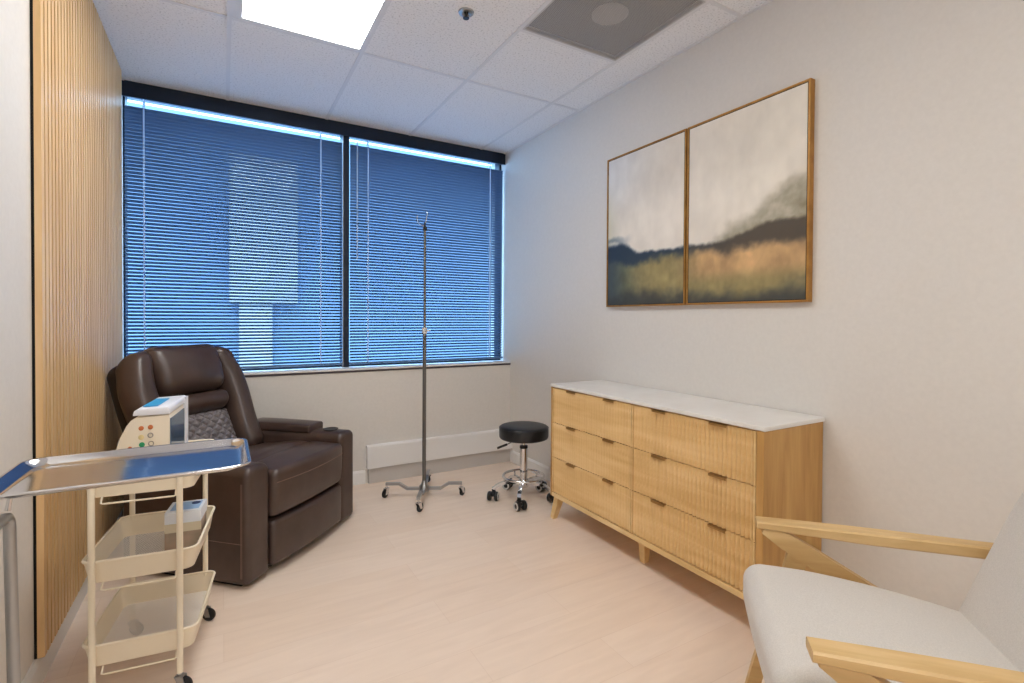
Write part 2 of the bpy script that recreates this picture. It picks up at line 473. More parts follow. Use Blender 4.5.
# ------------------------------------------------------------------ slat wall panel
sp = thing('slatted_wall_panel', 'oak slatted acoustic panel covering the left wall up to the window', 'wall panel', (XL, 2.13, 0.098))
def SPL(o): o.location = (-XL, -2.13, -0.098); return o
SPL(obj('felt_backing', box(NB(), XL + 0.0005, XL + 0.008, 2.13, 3.625, 0.098, 2.596), FELT, sp))
sl = NB(); y = 2.13
while y < 3.60:
    box(sl, XL + 0.008, XL + 0.026, y, min(y + 0.028, 3.625), 0.098, 2.596); y += 0.040
SPL(obj('slats', sl, SLATW, sp))

# ------------------------------------------------------------------ ceiling things
def light_fixture(x0, x1, y0, y1, label):
    t = thing('ceiling_light', label, 'light', ((x0 + x1) / 2, (y0 + y1) / 2, ZC), 0, 'flat ceiling light panels')
    cx, cy_ = (x0 + x1) / 2, (y0 + y1) / 2; hx, hy = (x1 - x0) / 2, (y1 - y0) / 2
    fr = NB(); a = 0.028
    for (p, q, r_, s_) in ((-hx + hw, hx - hw, -hy + hw, -hy + a), (-hx + hw, hx - hw, hy - a, hy - hw), (-hx + hw, -hx + 0.052, -hy + a, hy - a), (hx - 0.018, hx - hw, -hy + a, hy - a)):
        box(fr, p, q, r_, s_, -0.002, 0.02)
    obj('frame', fr, TBAR, t)
    obj('diffuser', box(NB(), -hx + 0.052, hx - 0.018, -hy + a, hy - a, 0.002, 0.008), LAMP, t)
light_fixture(*LIGHTS[0], 'bright flat light panel set into the tiled ceiling')
light_fixture(*LIGHTS[1], 'added flat fill light panel in the unseen ceiling behind the camera')  # second panel added out of view to light the room

v = thing('air_vent', 'grey perforated square air vent with a round centre in the ceiling', 'vent', (1.552, 1.795, ZC))
fr = NB(); a, b = 0.305 - hw, 0.287
for q in ((-a, a, -a, -b), (-a, a, b, a), (-a, -b, -b, b), (b, a, -b, b)): box(fr, *q, -0.004, 0.01)
obj('frame', fr, base('vent_frame_grey', (196, 195, 193), 0.5), v)
bm = NB(); vs = [bm.verts.new(p) for p in ((-b, -b, -0.002), (b, -b, -0.002), (b, b, -0.002), (-b, b, -0.002))]; bm.faces.new(vs)
obj('perforated_plate', bm, VENTM, v)
obj('duct_collar', lathe(NB(), [(0.085, 0.004), (0.085, 0.006), (0.0, 0.006)], 40), base('duct_light_grey', (236, 234, 230), 0.6), v, True)
obj('back_plate', box(NB(), -b, b, -b, b, 0.021, 0.025), base('duct_dark_grey', (92, 88, 86), 0.8), v)

sk = thing('sprinkler_head', 'small round chrome fire sprinkler in the ceiling tile', 'sprinkler', (0.967, 2.11, ZC))
obj('escutcheon', lathe(NB(), [(0.012, -0.002), (0.020, -0.010), (0.034, -0.006), (0.036, 0.0)], 28), STEEL, sk, True)
bm = NB(); lathe(bm, [(0.0, -0.030), (0.014, -0.030), (0.015, -0.027), (0.004, -0.026), (0.006, -0.012), (0.010, -0.002)], 20)
obj('deflector', bm, BLACKP, sk, True)

# ------------------------------------------------------------------ baseboard heater on the window wall
ht = thing('baseboard_heater', 'long white wall convector cover below the window', 'heater', (0.89, 3.59, 0.0))
bm = NB(); prism(bm, [(3.592, 0.112), (3.592, 0.268), (3.598, 0.276), (3.6395, 0.276), (3.6395, 0.112)], 0.89, 2.089, 'x')
o = obj('cover', bm, TRIMW, ht); o.location = (-0.89, -3.59, 0)
o = obj('plinth', box(NB(), 0.905, 2.074, 3.612, 3.6395, 0.0, 0.112), base('plinth_grey', (196, 192, 188), 0.5), ht); o.location = (-0.89, -3.59, 0)

# ------------------------------------------------------------------ paintings
def smooth(a, b, x):
    t = max(0, min(1, (x - a) / (b - a))) if a != b else float(x > a); return t * t * (3 - 2 * t)
def mixc(a, b, t): return tuple(a[i] * (1 - t) + b[i] * t for i in range(3))
def paint(u, v):
    fn = lambda s, k, ay=1.0: noise.fractal(Vector((u * s * 1.36, v * s * ay, k)), 0.8, 2.0, 4)
    c = mixc((228, 220, 208), (214, 214, 214), smooth(0.45, 0.0, u) * smooth(0.5, 0.9, v))
    c = mixc(c, (232, 225, 212), smooth(0.4, 0.9, u))
    c = tuple(x + 12 * fn(3, 1) + 5 * fn(14, 2, 0.5) for x in c)
    c = mixc(c, (196, 196, 170), 0.5 * smooth(0.12, 0.0, u) * smooth(0.9, 0.5, v))
    # hazy hill rising at right
    hz = 0.34 + 0.24 * smooth(0.58, 1.0, u) + 0.05 * fn(6, 7)
    t = smooth(hz + 0.05, hz - 0.07, v) * smooth(0.5, 0.78, u)
    c = mixc(c, (128, 122, 98), (0.62 + 0.35 * fn(10, 31)) * t)
    # land below the band
    top = 0.425 - 0.085 * smooth(0.10, 0.24, u) - 0.010 * smooth(0.24, 0.5, u) + 0.060 * smooth(0.66, 0.86, u) + 0.007 * fn(8, 3) + 0.006 * fn(30, 9)
    land = smooth(top + 0.012, top - 0.012 - 0.02 * smooth(0.3, 0.1, u), v)
    g = mixc((92, 100, 84), (150, 136, 92), smooth(0.05, 0.3, u))
    g = mixc(g, (192, 156, 110), smooth(0.4, 0.62, u) * smooth(0.1, 0.2, v))
    g = tuple(x * (1 + 0.20 * fn(5, 5, 0.9) + 0.07 * fn(20, 6, 0.6)) for x in g)
    g = mixc(g, (60, 72, 84), 0.85 * smooth(0.16, 0.0, u))
    # blue-black band
    th = 0.115 - 0.085 * smooth(0.1, 0.35, u) + 0.055 * smooth(0.6, 0.9, u)
    bandt = smooth(top - th - 0.05, top - th + 0.02, v + 0.03 * fn(8, 11))
    dark = mixc((34, 52, 74), (74, 68, 60), smooth(0.35, 0.75, u))
    g = mixc(g, dark, 0.92 * bandt)
    g = mixc(g, (56, 60, 62), 0.85 * smooth(0.13, 0.02, v + 0.05 * fn(6, 17)))
    c = mixc(c, g, land)
    # wisp of blue at far left above the band
    c = mixc(c, (70, 92, 110), 0.6 * smooth(0.2, 0.05, u) * smooth(0.035, 0.0, abs(v - 0.44 - 0.02 * fn(9, 21))))
    return c
PAINT = bpy.data.materials.new('painted_canvas'); PAINT.use_nodes = True
_b = PAINT.node_tree.nodes['Principled BSDF']; _b.inputs['Roughness'].default_value = 0.7
_a = nd(PAINT, 'ShaderNodeVertexColor'); _a.layer_name = 'paint'; PAINT.node_tree.links.new(_a.outputs[0], _b.inputs['Base Color'])

def picture(ya, yb, label):
    """ya > yb: left and right edge along the wall"""
    z0, z1 = 1.270, 2.176; xf = 2.058
    t = thing('framed_painting', label, 'painting', (XR, (ya + yb) / 2, z0), 0, 'framed landscape pair on the right wall')
    ctr = ((ya + yb) / 2)
    fr = NB(); w_ = 0.009
    for (p, q, r_, s_) in ((yb, ya, z0, z0 + w_), (yb, ya, z1 - w_, z1), (yb, yb + w_, z0 + w_, z1 - w_), (ya - w_, ya, z0 + w_, z1 - w_)):
        box(fr, xf, XR - 0.001, p, q, r_, s_, 0.001)
    o = obj('frame', fr, GOLD, t); o.location = (-XR, -ctr, -z0)
    ga = NB()
    box(ga, xf + 0.0055, xf + 0.007, yb + w_, ya - w_, z0 + w_, z1 - w_)
    o = obj('shadow_gap', ga, BLACKP, t); o.location = (-XR, -ctr, -z0)
    bm = NB(); ny, nz = 90, 130; g = 0.013
    lay = bm.verts.layers.float_color.new('paint')
    grid = []
    for i in range(ny + 1):
        row = []
        for j in range(nz + 1):
            yy = ya - g + (yb - ya + 2 * g) * i / ny; zz = z0 + g + (z1 - z0 - 2 * g) * j / nz
            vv = bm.verts.new((xf + 0.003, yy, zz))
            c = paint((2.40 - yy) / 1.245, (zz - z0) / (z1 - z0))
            vv[lay] = lin(tuple(max(0, min(255, x)) for x in c)); row.append(vv)
        grid.append(row)
    for i in range(ny):
        for j in range(nz): bm.faces.new((grid[i][j], grid[i + 1][j], grid[i + 1][j + 1], grid[i][j + 1]))
    o = obj('canvas', bm, PAINT, t); o.location = (-XR, -ctr, -z0)
picture(2.395, 1.786, 'gold framed pale landscape painting with a blue band, nearer the window')
picture(1.778, 1.158, 'gold framed landscape painting with tan field and dark hill, farther from the window')

# ------------------------------------------------------------------ dresser
DX0, DX1, DY0, DY1 = 1.695, 2.082, 1.104, 2.463
dr = thing('dresser', 'oak six-drawer dresser with fluted fronts and white stone top', 'dresser', (DX0, DY0, 0))
def DL(o): o.location = (-DX0, -DY0, 0); return o
bm = NB(); th = 0.018; zb, zt = 0.140, 0.790
box(bm, DX0, DX1, DY0, DY0 + 0.03, zb, zt, 0.002); DL(obj('side_panel', bm, OAK_SHADED, dr))
bm = NB(); box(bm, DX0, DX1, DY1 - 0.014, DY1, zb, zt, 0.002); DL(obj('side_panel', bm, OAK_SHADED, dr))
bm = NB(); box(bm, DX0, DX1, DY0 + 0.03, DY1 - 0.014, zb, zb + 0.024, 0.002); box(bm, DX1 - 0.01, DX1, DY0 + 0.03, DY1 - 0.014, zb + 0.024, zt)
box(bm, DX0 + 0.02, DX1 - 0.01, DY0 + 0.03, DY1 - 0.014, zt - 0.02, zt - 0.002)
DL(obj('carcass', bm, OAK, dr))
DL(obj('stone_top', box(NB(), DX0 - 0.004, DX1 + 0.003, DY0 - 0.006, DY1 + 0.004, zt, zt + 0.018, 0.004), STONE, dr))
ymid = 1.784
cols = [(DY0 + 0.033, ymid - 0.003), (ymid + 0.003, DY1 - 0.017)]
z_lo, z_hi = zb + 0.027, zt - 0.004; rh = (z_hi - z_lo) / 3
for ci, (ya, yb) in enumerate(cols):
    for r_ in range(3):
        za, zc = z_lo + r_ * rh + 0.002, z_lo + (r_ + 1) * rh - 0.002
        bm = NB()
        nf = 31; per = (yb - ya) / nf; sub = 8
        mg = 0.007; prof = [(ya, DX0 + 0.001), (ya + mg, DX0 + 0.001)]; per = (yb - ya - 2 * mg) / nf
        for i in range(nf):
            for s in range(sub):
                ph = s / sub
                prof.append((ya + mg + 0.0001 + (i + ph) * per, DX0 + 0.001 + 0.013 * (0.5 + 0.5 * math.cos(2 * math.pi * ph))))
        prof += [(yb - mg, DX0 + 0.014), (yb - mg + 0.0002, DX0 + 0.001), (yb, DX0 + 0.001)]
        f0 = [bm.verts.new((x, y, za)) for y, x in prof]; f1 = [bm.verts.new((x, y, zc)) for y, x in prof]
        b0 = [bm.verts.new((DX0 + 0.020, y, za)) for y, x in prof]; b1 = [bm.verts.new((DX0 + 0.020, y, zc)) for y, x in prof]
        for i in range(len(prof) - 1):
            bm.faces.new((f0[i], f0[i + 1], f1[i + 1], f1[i])); bm.faces.new((b0[i], b1[i], b1[i + 1], b0[i + 1]))
            bm.faces.new((f1[i], f1[i + 1], b1[i + 1], b1[i])); bm.faces.new((f0[i], b0[i], b0[i + 1], f0[i + 1]))
        bm.faces.new((f0[0], f1[0], b1[0], b0[0])); bm.faces.new((f0[-1], b0[-1], b1[-1], f1[-1]))
        d = DL(autosmooth(obj('drawer', bm, OAK, dr), 50))
        for q in ((0.24, 0.72)):
            hy = ya + (yb - ya) * (q if ci == 1 else q + 0.01)
            hb = NB(); box(hb, DX0 - 0.007, DX0 + 0.012, hy - 0.040, hy + 0.040, zc - 0.0005, zc + 0.0013)
            box(hb, DX0 - 0.007, DX0 - 0.0055, hy - 0.040, hy + 0.040, zc - 0.009, zc + 0.0013)
            obj('handle', hb, BRASS, d)
def dleg(yt, yb_, xt, xb, wz=0.05):
    bm = NB()
    a = 0.024; b = 0.016
    vs = []
    for (cx, cy_, z, h_) in ((xb, yb_, 0.0, b), (xt, yt, zb, a)):
        vs += [bm.verts.new((cx + sx * h_, cy_ + sy * h_, z)) for sx, sy in ((-1, -1), (1, -1), (1, 1), (-1, 1))]
    bm.faces.new(vs[3::-1]); bm.faces.new(vs[4:])
    for i in range(4): bm.faces.new((vs[i], vs[(i + 1) % 4], vs[4 + (i + 1) % 4], vs[4 + i]))
    bmesh.ops.bevel(bm, geom=list(bm.edges), offset=0.002, segments=1, affect='EDGES')
    DL(obj('leg', bm, OAK, dr))
dleg(DY1 - 0.035, DY1 + 0.022 - 0.03, DX0 + 0.045, DX0 + 0.02); dleg(DY0 + 0.06, DY0 + 0.02, DX0 + 0.045, DX0 + 0.02)
dleg(DY1 - 0.035, DY1 - 0.008, DX1 - 0.05, DX1 - 0.02); dleg(DY0 + 0.06, DY0 + 0.02, DX1 - 0.05, DX1 - 0.02)
dleg(1.79, 1.79, DX0 + 0.10, DX0 + 0.10)

# ------------------------------------------------------------------ castor helper (origin on floor)
def caster(parent, x, y, ang, wr, top, name='caster', wheelm=BLACKP, forkm=STEEL, twin=False, hub=None, ww=None):
    """stem down from height top, fork, wheel of radius wr; origin (x,y)"""
    mt = Matrix.Translation((x, y, 0)) @ Matrix.Rotation(ang, 4, 'Z')
    bm = NB(); ww = ww or wr * 0.55
    off = wr * 0.55
    # fork
    for s in (-1, 1):
        if twin: continue
        prism(bm, [(off - wr * 0.35, wr * 0.75), (off + wr * 0.35, wr * 0.75), (wr * 0.55, wr * 2.15), (-wr * 0.55, wr * 2.15)], s * ww * 0.75 - 0.0012, s * ww * 0.75 + 0.0012, 'y')
    if twin:
        rbox(bm, (off * 0.6, 0, wr * 1.55), (wr * 1.9, ww * 0.7, wr * 1.1), wr * 0.4, (2, 2, 2), 2)
    else:
        box(bm, -wr * 0.55, wr * 0.55, -ww * 0.78, ww * 0.78, wr * 2.1, wr * 2.2)
    lathe(bm, [(0.0, wr * 2.1), (wr * 0.42, wr * 2.1), (wr * 0.42, wr * 2.3), (wr * 0.25, wr * 2.35), (wr * 0.25, top), (0, top)], 12)
    bmesh.ops.transform(bm, matrix=mt, verts=bm.verts)
    c = obj(name, bm, forkm, parent); autosmooth(c)
    wbm = NB()
    rot = Matrix.Translation((off, 0, wr)) @ Matrix.Rotation(R(90), 4, 'X')
    if twin:
        for s in (-1, 1):
            lathe(wbm, [(0, -ww * 0.28), (wr * 0.8, -ww * 0.28), (wr, -ww * 0.15), (wr, ww * 0.15), (wr * 0.8, ww * 0.28), (0, ww * 0.28)], 24, (0, 0, s * ww * 0.55), rot)
    else:
        lathe(wbm, [(0, -ww / 2), (wr * 0.82, -ww / 2), (wr, -ww * 0.3), (wr, ww * 0.3), (wr * 0.82, ww / 2), (0, ww / 2)], 24, (0, 0, 0), rot)
    bmesh.ops.transform(wbm, matrix=mt, verts=wbm.verts)
    wo_ = obj('wheel', wbm, wheelm, c); autosmooth(wo_)
    if hub:
        e = ww * 0.84 if twin else ww * 0.51
        for s in (-1, 1):
            hbm = NB()
            lathe(hbm, [(wr * 0.50, 0), (wr * 0.86, 0), (wr * 0.86, 0.003), (wr * 0.50, 0.003), (wr * 0.50, 0)], 24, (0, 0, s * e - 0.0015), rot)
            bmesh.ops.transform(hbm, matrix=mt, verts=hbm.verts)
            obj('hub_ring', hbm, hub, c)
    return c

# ------------------------------------------------------------------ drip stand
ivx, ivy = 1.163, 3.177
iv = thing('drip_stand', 'tall grey wheeled drip pole standing in front of the window', 'drip stand', (ivx, ivy, 0))
obj('lower_pole', tube(NB(), [(0, 0, 0.06), (0, 0, 1.115)], 0.0125, 16), POLE, iv, True)
obj('upper_pole', tube(NB(), [(0, 0, 1.10), (0, 0, 1.80)], 0.0085, 14), POLE, iv, True)
cb_ = NB(); lathe(cb_, [(0.0126, 1.09), (0.017, 1.092), (0.017, 1.128), (0.0086, 1.132)], 18); tube(cb_, [(0.015, 0, 1.11), (0.034, -0.012, 1.11)], 0.006, 8)
obj('height_collar', cb_, WHEELW, iv, True)
lathe_ = NB(); lathe(lathe_, [(0.0, 1.775), (0.013, 1.775), (0.013, 1.80), (0.006, 1.806), (0.006, 1.83), (0, 1.83)], 14)
obj('hook_hub', lathe_, BLACKP, iv, True)
va = Vector((math.cos(R(-30)), math.sin(R(-30)), 0))
for s in (-1, 1):
    p = bezier((0, 0, 1.81), va * 0.01 * s + Vector((0, 0, 1.86)), va * 0.02 * s + Vector((0, 0, 1.90)), va * 0.012 * s + Vector((0, 0, 1.90)), 6) if s > 0 else \
        bezier((0, 0, 1.81), va * -0.03 + Vector((0, 0, 1.80)), va * -0.062 + Vector((0, 0, 1.84)), va * -0.05 + Vector((0, 0, 1.875)), 8)
    obj('hook', tube(NB(), p, 0.0032, 8), CHROME, iv, True)
hubb = NB(); lathe(hubb, [(0.0, 0.035), (0.03, 0.035), (0.034, 0.045), (0.034, 0.07), (0.02, 0.085), (0.013, 0.11)], 20)
obj('hub', hubb, STEEL, iv, True)
for k in range(4):
    a_ = R(-27 + 90 * k); d = Vector((math.cos(a_), math.sin(a_), 0))
    L_ = 0.253 if k % 2 == 0 else 0.285
    pts = [d * 0.02 + Vector((0, 0, 0.055)), d * 0.11 + Vector((0, 0, 0.055)), d * 0.165 + Vector((0, 0, 0.088)), d * L_ + Vector((0, 0, 0.088))]
    obj('leg', tube(NB(), pts, 0, sq=(0.024, 0.016), up=(0, 0, 1)), STEEL, iv)
    caster(iv, *(d * (L_ - 0.006)).to_2d(), a_ + R(60 if k != 3 else 150), 0.028, 0.082, wheelm=BLACKP, forkm=CHROME)

# ------------------------------------------------------------------ stool
stx, sty = 1.728, 2.825
st = thing('rolling_stool', 'round black cushioned stool on a chrome wheeled base', 'stool', (stx, sty, 0))
bm = NB(); prof = [(0, 0.402), (0.150, 0.402), (0.158, 0.405), (0.163, 0.412), (0.164, 0.42), (0.1645, 0.455), (0.163, 0.472), (0.156, 0.482), (0.14, 0.487), (0.08, 0.490), (0, 0.491)]
lathe(bm, prof, 48); obj('seat', bm, BLACKV, st, True)
obj('seat_piping', tube(NB(), arc((0, 0, 0.474), 0.1635, 0, 352, 47), 0.002, 6, closed=True), BLACKP, st, True)
obj('seat_plate', lathe(NB(), [(0, 0.385), (0.05, 0.385), (0.085, 0.4015), (0, 0.4015)], 24), BLACKP, st, True)
obj('gas_piston', lathe(NB(), [(0, 0.26), (0.012, 0.26), (0.012, 0.385), (0, 0.385)], 16), CHROME, st, True)
bm = NB(); lathe(bm, [(0, 0.085), (0.025, 0.085), (0.025, 0.335), (0, 0.335)], 20); obj('column', bm, CHROME, st, True)
obj('column_collar', lathe(NB(), [(0.0, 0.335), (0.027, 0.335), (0.027, 0.352), (0.013, 0.356), (0, 0.356)], 20), BLACKP, st, True)
u_ = -rr; lev = Vector((u_.x, u_.y, 0)).normalized()
obj('lever', tube(NB(), [lev * 0.02 + Vector((0, -0.005, 0.385)), lev * 0.075 + Vector((0, -0.005, 0.378)), lev * 0.115 + Vector((0, -0.005, 0.358))], 0.004, 8), CHROME, st, True)
obj('lever_grip', tube(NB(), [lev * 0.112 + Vector((0, -0.005, 0.360)), lev * 0.178 + Vector((0, -0.005, 0.334))], 0.008, 10), BLACKP, st, True)
obj('foot_ring', tube(NB(), arc((0, 0, 0.150), 0.135, 0, 352, 47), 0.008, 10, closed=True), CHROME, st, True)
obj('base_hub', lathe(NB(), [(0, 0.078), (0.030, 0.078), (0.036, 0.09), (0.036, 0.115), (0.027, 0.13)], 20), CHROME, st, True)
for k in range(5):
    a_ = R(-129 + 72 * k); d = Vector((math.cos(a_), math.sin(a_), 0))
    pts = bezier(d * 0.03 + Vector((0, 0, 0.105)), d * 0.10 + Vector((0, 0, 0.115)), d * 0.15 + Vector((0, 0, 0.12)), d * 0.205 + Vector((0, 0, 0.072)), 8)
    obj('leg', tube(NB(), pts, 0, sq=(0.024, 0.018), up=(0, 0, 1)), CHROME, st)
    obj('ring_spoke', tube(NB(), [d * 0.126 + Vector((0, 0, 0.113)), d * 0.132 + Vector((0, 0, 0.146))], 0.006, 8), CHROME, st, True)
    caster(st, *(d * 0.200).to_2d(), a_ + R(40 + 30 * (k % 3)), 0.030, 0.078, twin=True, hub=WHEELW, forkm=BLACKP, ww=0.042)

# ------------------------------------------------------------------ recliner  (x: from the near arm to the far arm, y: front to back)
rc = thing('recliner', 'dark brown leather power recliner with quilted back by the window', 'recliner', (0.089, 2.440, 0), math.atan2(0.717, 0.697))
rc.scale = (1.04, 1.0, 1.035)
W_, AW = 0.817, 0.14
def arm_part(x0, near):
    def df(u, v, w_, p):
        q = p.copy()
        if w_ > 0.2:
            q.z += 0.012 * (1 - u * u) * (1 if v < 0.7 else 0.4)
        return q
    bm = NB(); rbox(bm, (x0 + AW / 2, 0.355, 0.259), (AW, 0.71, 0.492), 0.03, (6, 14, 10), 4, df)
    a = obj('armrest', bm, LEATHER, rc, True)
    # seams
    s = NB()
    xo = x0 if near else x0 + AW
    sx = -0.0008 if near else 0.0008
    tube(s, [(xo + sx, 0.028, 0.05), (xo + sx, 0.028, 0.45)], 0.0014, 5); tube(s, [(xo + sx, 0.034, 0.05), (xo + sx, 0.034, 0.45)], 0.001, 5)
    tube(s, [(xo + sx, 0.03, 0.195), (xo + sx, 0.68, 0.195)], 0.0014, 5)
    obj('seam', s, STITCH, a)
    # console pad
    bm = NB()
    def dp(u, v, w_, p):
        q = p.copy()
        if w_ > 0: q.z += 0.010 * (1 - u * u) * (1 - v ** 4)
        return q
    rbox(bm, (x0 + AW / 2, 0.43, 0.524), (AW - 0.006, 0.44, 0.046), 0.012, (4, 10, 2), 3, dp)
    obj('armrest_pad', bm, LEATHER, a, True)
    bm = NB(); lathe(bm, [(0.030, 0.002), (0.0415, 0.002), (0.0415, 0.006), (0.030, 0.006)], 28, (x0 + AW / 2, 0.115, 0.5165))
    lathe(bm, [(0, 0.001), (0.034, 0.001), (0.034, 0.0045), (0, 0.0045)], 28, (x0 + AW / 2, 0.115, 0.5165))
    obj('cup_holder', bm, BLACKP, a, True)
arm_part(0, True); arm_part(W_ - AW, False)
inn0, inn1 = AW + 0.002, W_ - AW - 0.002; icx = (inn0 + inn1) / 2; iw = inn1 - inn0
# seat cushion whose deep front drops to the footrest gap
def dseat(u, v, w_, p):
    q = p.copy()
    if w_ > 0:
        q.z += w_ * 0.020 * (1 - u * u) * (1 - 0.5 * v * v)
        q.z -= 0.020 * math.exp(-((p.y + 0.06) / 0.03) ** 2) * (1 - u ** 4) * w_
        q.z -= 0.03 * smooth(-0.2, 1, v)
    if v < -0.6: q.y -= 0.030 * (1 - u * u) * (0.8 + 0.2 * w_) - 0.010 * smooth(0.0, -1, w_)
    return q
bm = NB(); rbox(bm, (icx, 0.25, 0.360), (iw, 0.54, 0.215), 0.030, (12, 16, 6), 4, dseat)
seat = obj('seat_cushion', bm, LEATHER, rc, True)
s = NB(); tube(s, [(inn0 + 0.012 + (iw - 0.024) * i / 12, -0.021 - 0.030 * (1 - (2 * i / 12 - 1) ** 2), 0.414) for i in range(13)], 0.0016, 5)
obj('seam', s, STITCH, seat)
def dfr(u, v, w_, p):
    q = p.copy()
    if v < 0: q.y -= 0.026 * (1 - u * u) * (1 - 0.3 * w_ * w_)
    return q
bm = NB(); rbox(bm, (icx, 0.10, 0.138), (iw, 0.22, 0.205), 0.022, (10, 4, 5), 4, dfr); obj('footrest_panel', bm, LEATHER, rc, True)
obj('base_frame', box(NB(), 0.03, W_ - 0.03, 0.06, 0.72, 0.0, 0.04), BLACKP, rc)
# backrest, in a tilted frame
tb = Matrix.Translation((W_ / 2 - 0.034, 0.545, 0.405)) @ Matrix.Rotation(R(-24), 4, 'X') @ Matrix.Diagonal((0.93, 1, 1, 1))
BH = 0.62
def dback(u, v, w_, p):
    q = p.copy()
    tpr = 1 - 0.03 * smooth(0.3, 1, w_)
    q.x *= tpr; q.z -= 0.035 * abs(u) ** 3 * smooth(0, 1, w_)
    return q
bm = NB(); rbox(bm, (0, 0.085, 0.235), (0.70, 0.11, 0.77), 0.045, (8, 3, 10), 4, dback, tb); obj('back_shell', bm, SHELL, rc, True)
for sgn in (-1, 1):
    def dw(u, v, w_, p, sgn=sgn):
        q = p.copy(); q.y -= 0.02 * (1 - (u) ** 2)
        q.x += sgn * (0.0 + 0.02 * smooth(-0.6, 0.2, w_) - 0.035 * smooth(0.3, 1, w_)) ; q.z -= 0.03 * smooth(0.2, 1, w_) * (u * sgn * 0.5 + 0.5)
        q.y -= 0.012 * math.sin(w_ * 6) * 0
        return q
    bm = NB(); rbox(bm, (sgn * 0.275, 0.02, 0.320), (0.155, 0.135, 0.64), 0.062, (6, 4, 18), 5, dw, tb)
    wg = obj('side_bolster', bm, LEATHER, rc, True)
    s = NB(); tube(s, [tb @ Vector((sgn * (0.338 - 0.03 * smooth(0.4, 0.62, z)), -0.018, z)) for z in [0.05 + 0.04 * i for i in range(14)]], 0.0015, 5)
    obj('seam', s, STITCH, wg)
def dpuff(a, crease=0.0):
    def f_(u, v, w_, p):
        q = p.copy()
        if v < 0: q.y -= a * (1 - u * u) * (1 - w_ * w_)
        q.x += 0.012 * w_ * u
        q.y += 0.004 * noise.noise(Vector((p.x * 14, p.z * 14, a * 50)))
        return q
    return f_
bm = NB(); rbox(bm, (0, 0.010, 0.515), (0.43, 0.15, 0.265), 0.06, (12, 4, 8), 5, dpuff(0.035), tb); obj('headrest', bm, LEATHER, rc, True)
bm = NB(); rbox(bm, (0, 0.02, 0.325), (0.41, 0.13, 0.105), 0.048, (10, 4, 4), 5, dpuff(0.022), tb); obj('lumbar_roll', bm, LEATHER, rc, True)
# quilted panel: diamond relief
bm = NB(); nx, nz = 110, 70; g = []
for i in range(nx + 1):
    row = []
    for j in range(nz + 1):
        u = i / nx * 2 - 1; v_ = j / nz
        x = u * 0.205; z = -0.02 + v_ * 0.29
        p1 = (x + z * 1.25) / 0.060; p2 = (x - z * 1.25) / 0.060
        d1 = abs(p1 - round(p1)); d2 = abs(p2 - round(p2))
        h_ = min(d1, d2); h_ = 1 - math.exp(-(h_ / 0.13) ** 2)
        y_ = 0.012 - 0.028 * (1 - u ** 4) - 0.011 * h_ + 0.02 * max(abs(u) ** 6, abs(2 * v_ - 1) ** 8)
        row.append(bm.verts.new(tb @ Vector((x, y_, z))))
    g.append(row)
for i in range(nx):
    for j in range(nz): bm.faces.new((g[i][j], g[i + 1][j], g[i + 1][j + 1], g[i][j + 1]))
obj('quilted_panel', bm, QUILT, rc, True)

# ------------------------------------------------------------------ utility cart  (x across, y away from the camera)
CX, CY, CA = -0.373, 1.931, R(-7)
ct = thing('utility_cart', 'cream three-tier rolling cart beside the slatted panel', 'cart', (CX, CY, 0), CA)
CW, CD = 0.300, 0.388
for zi, z in enumerate((0.713, 0.452, 0.196)):
    hgt = 0.069; tp = 0.012
    def ringp(x0, x1, y0, y1, r, zz, n=5):
        out = []
        for (cx, cy_, a0) in ((x1 - r, y1 - r, 0), (x0 + r, y1 - r, 90), (x0 + r, y0 + r, 180), (x1 - r, y0 + r, 270)):
            for k in range(n + 1):
                a_ = R(a0 + 90 * k / n); out.append((cx + r * math.cos(a_), cy_ + r * math.sin(a_), zz))
        return out
    top = ringp(0, CW, 0, CD, 0.03, z); bot = ringp(tp, CW - tp, tp, CD - tp, 0.028, z - hgt)
    bm = NB(); A = [bm.verts.new(p) for p in top]; B = [bm.verts.new(p) for p in bot]; n = len(A)
    for i in range(n):
        bm.faces.new((A[i], A[(i + 1) % n], B[(i + 1) % n], B[i]))
    bo = obj('bin', bm, CREAM, ct, True)
    # back wall is perforated too, so build the floor as a perforated sheet
    bm = NB(); bm.faces.new([bm.verts.new(p) for p in bot]); obj('bin_floor', bm, BINMESH, bo)
    obj('bin_rim', tube(NB(), top, 0.0045, 8, closed=True), CREAM, bo, True)
    # wire rail under the front
    zr = z - hgt - 0.014
    wr_ = [(0.055, 0.0, z - hgt + 0.004), (0.055, -0.012, zr + 0.002), (0.062, -0.012, zr), (CW - 0.060, -0.012, zr), (CW - 0.055, -0.012, zr + 0.002), (CW - 0.055, 0.0, z - hgt + 0.004)]
    obj('wire_rail', tube(NB(), wr_, 0.0028, 8), CREAM, bo, True)
for (x, y) in ((0.030, -0.006), (CW - 0.045, -0.006), (0.030, CD + 0.006), (CW - 0.035, CD + 0.006)):
    p = NB(); tube(p, [(x, y, 0.062), (x, y, 0.695)], 0.0092, 12)
    obj('post', p, CREAM, ct, True)
    caster(ct, x, y, R(-20), 0.024, 0.064, wheelm=BLACKP, forkm=STEEL)

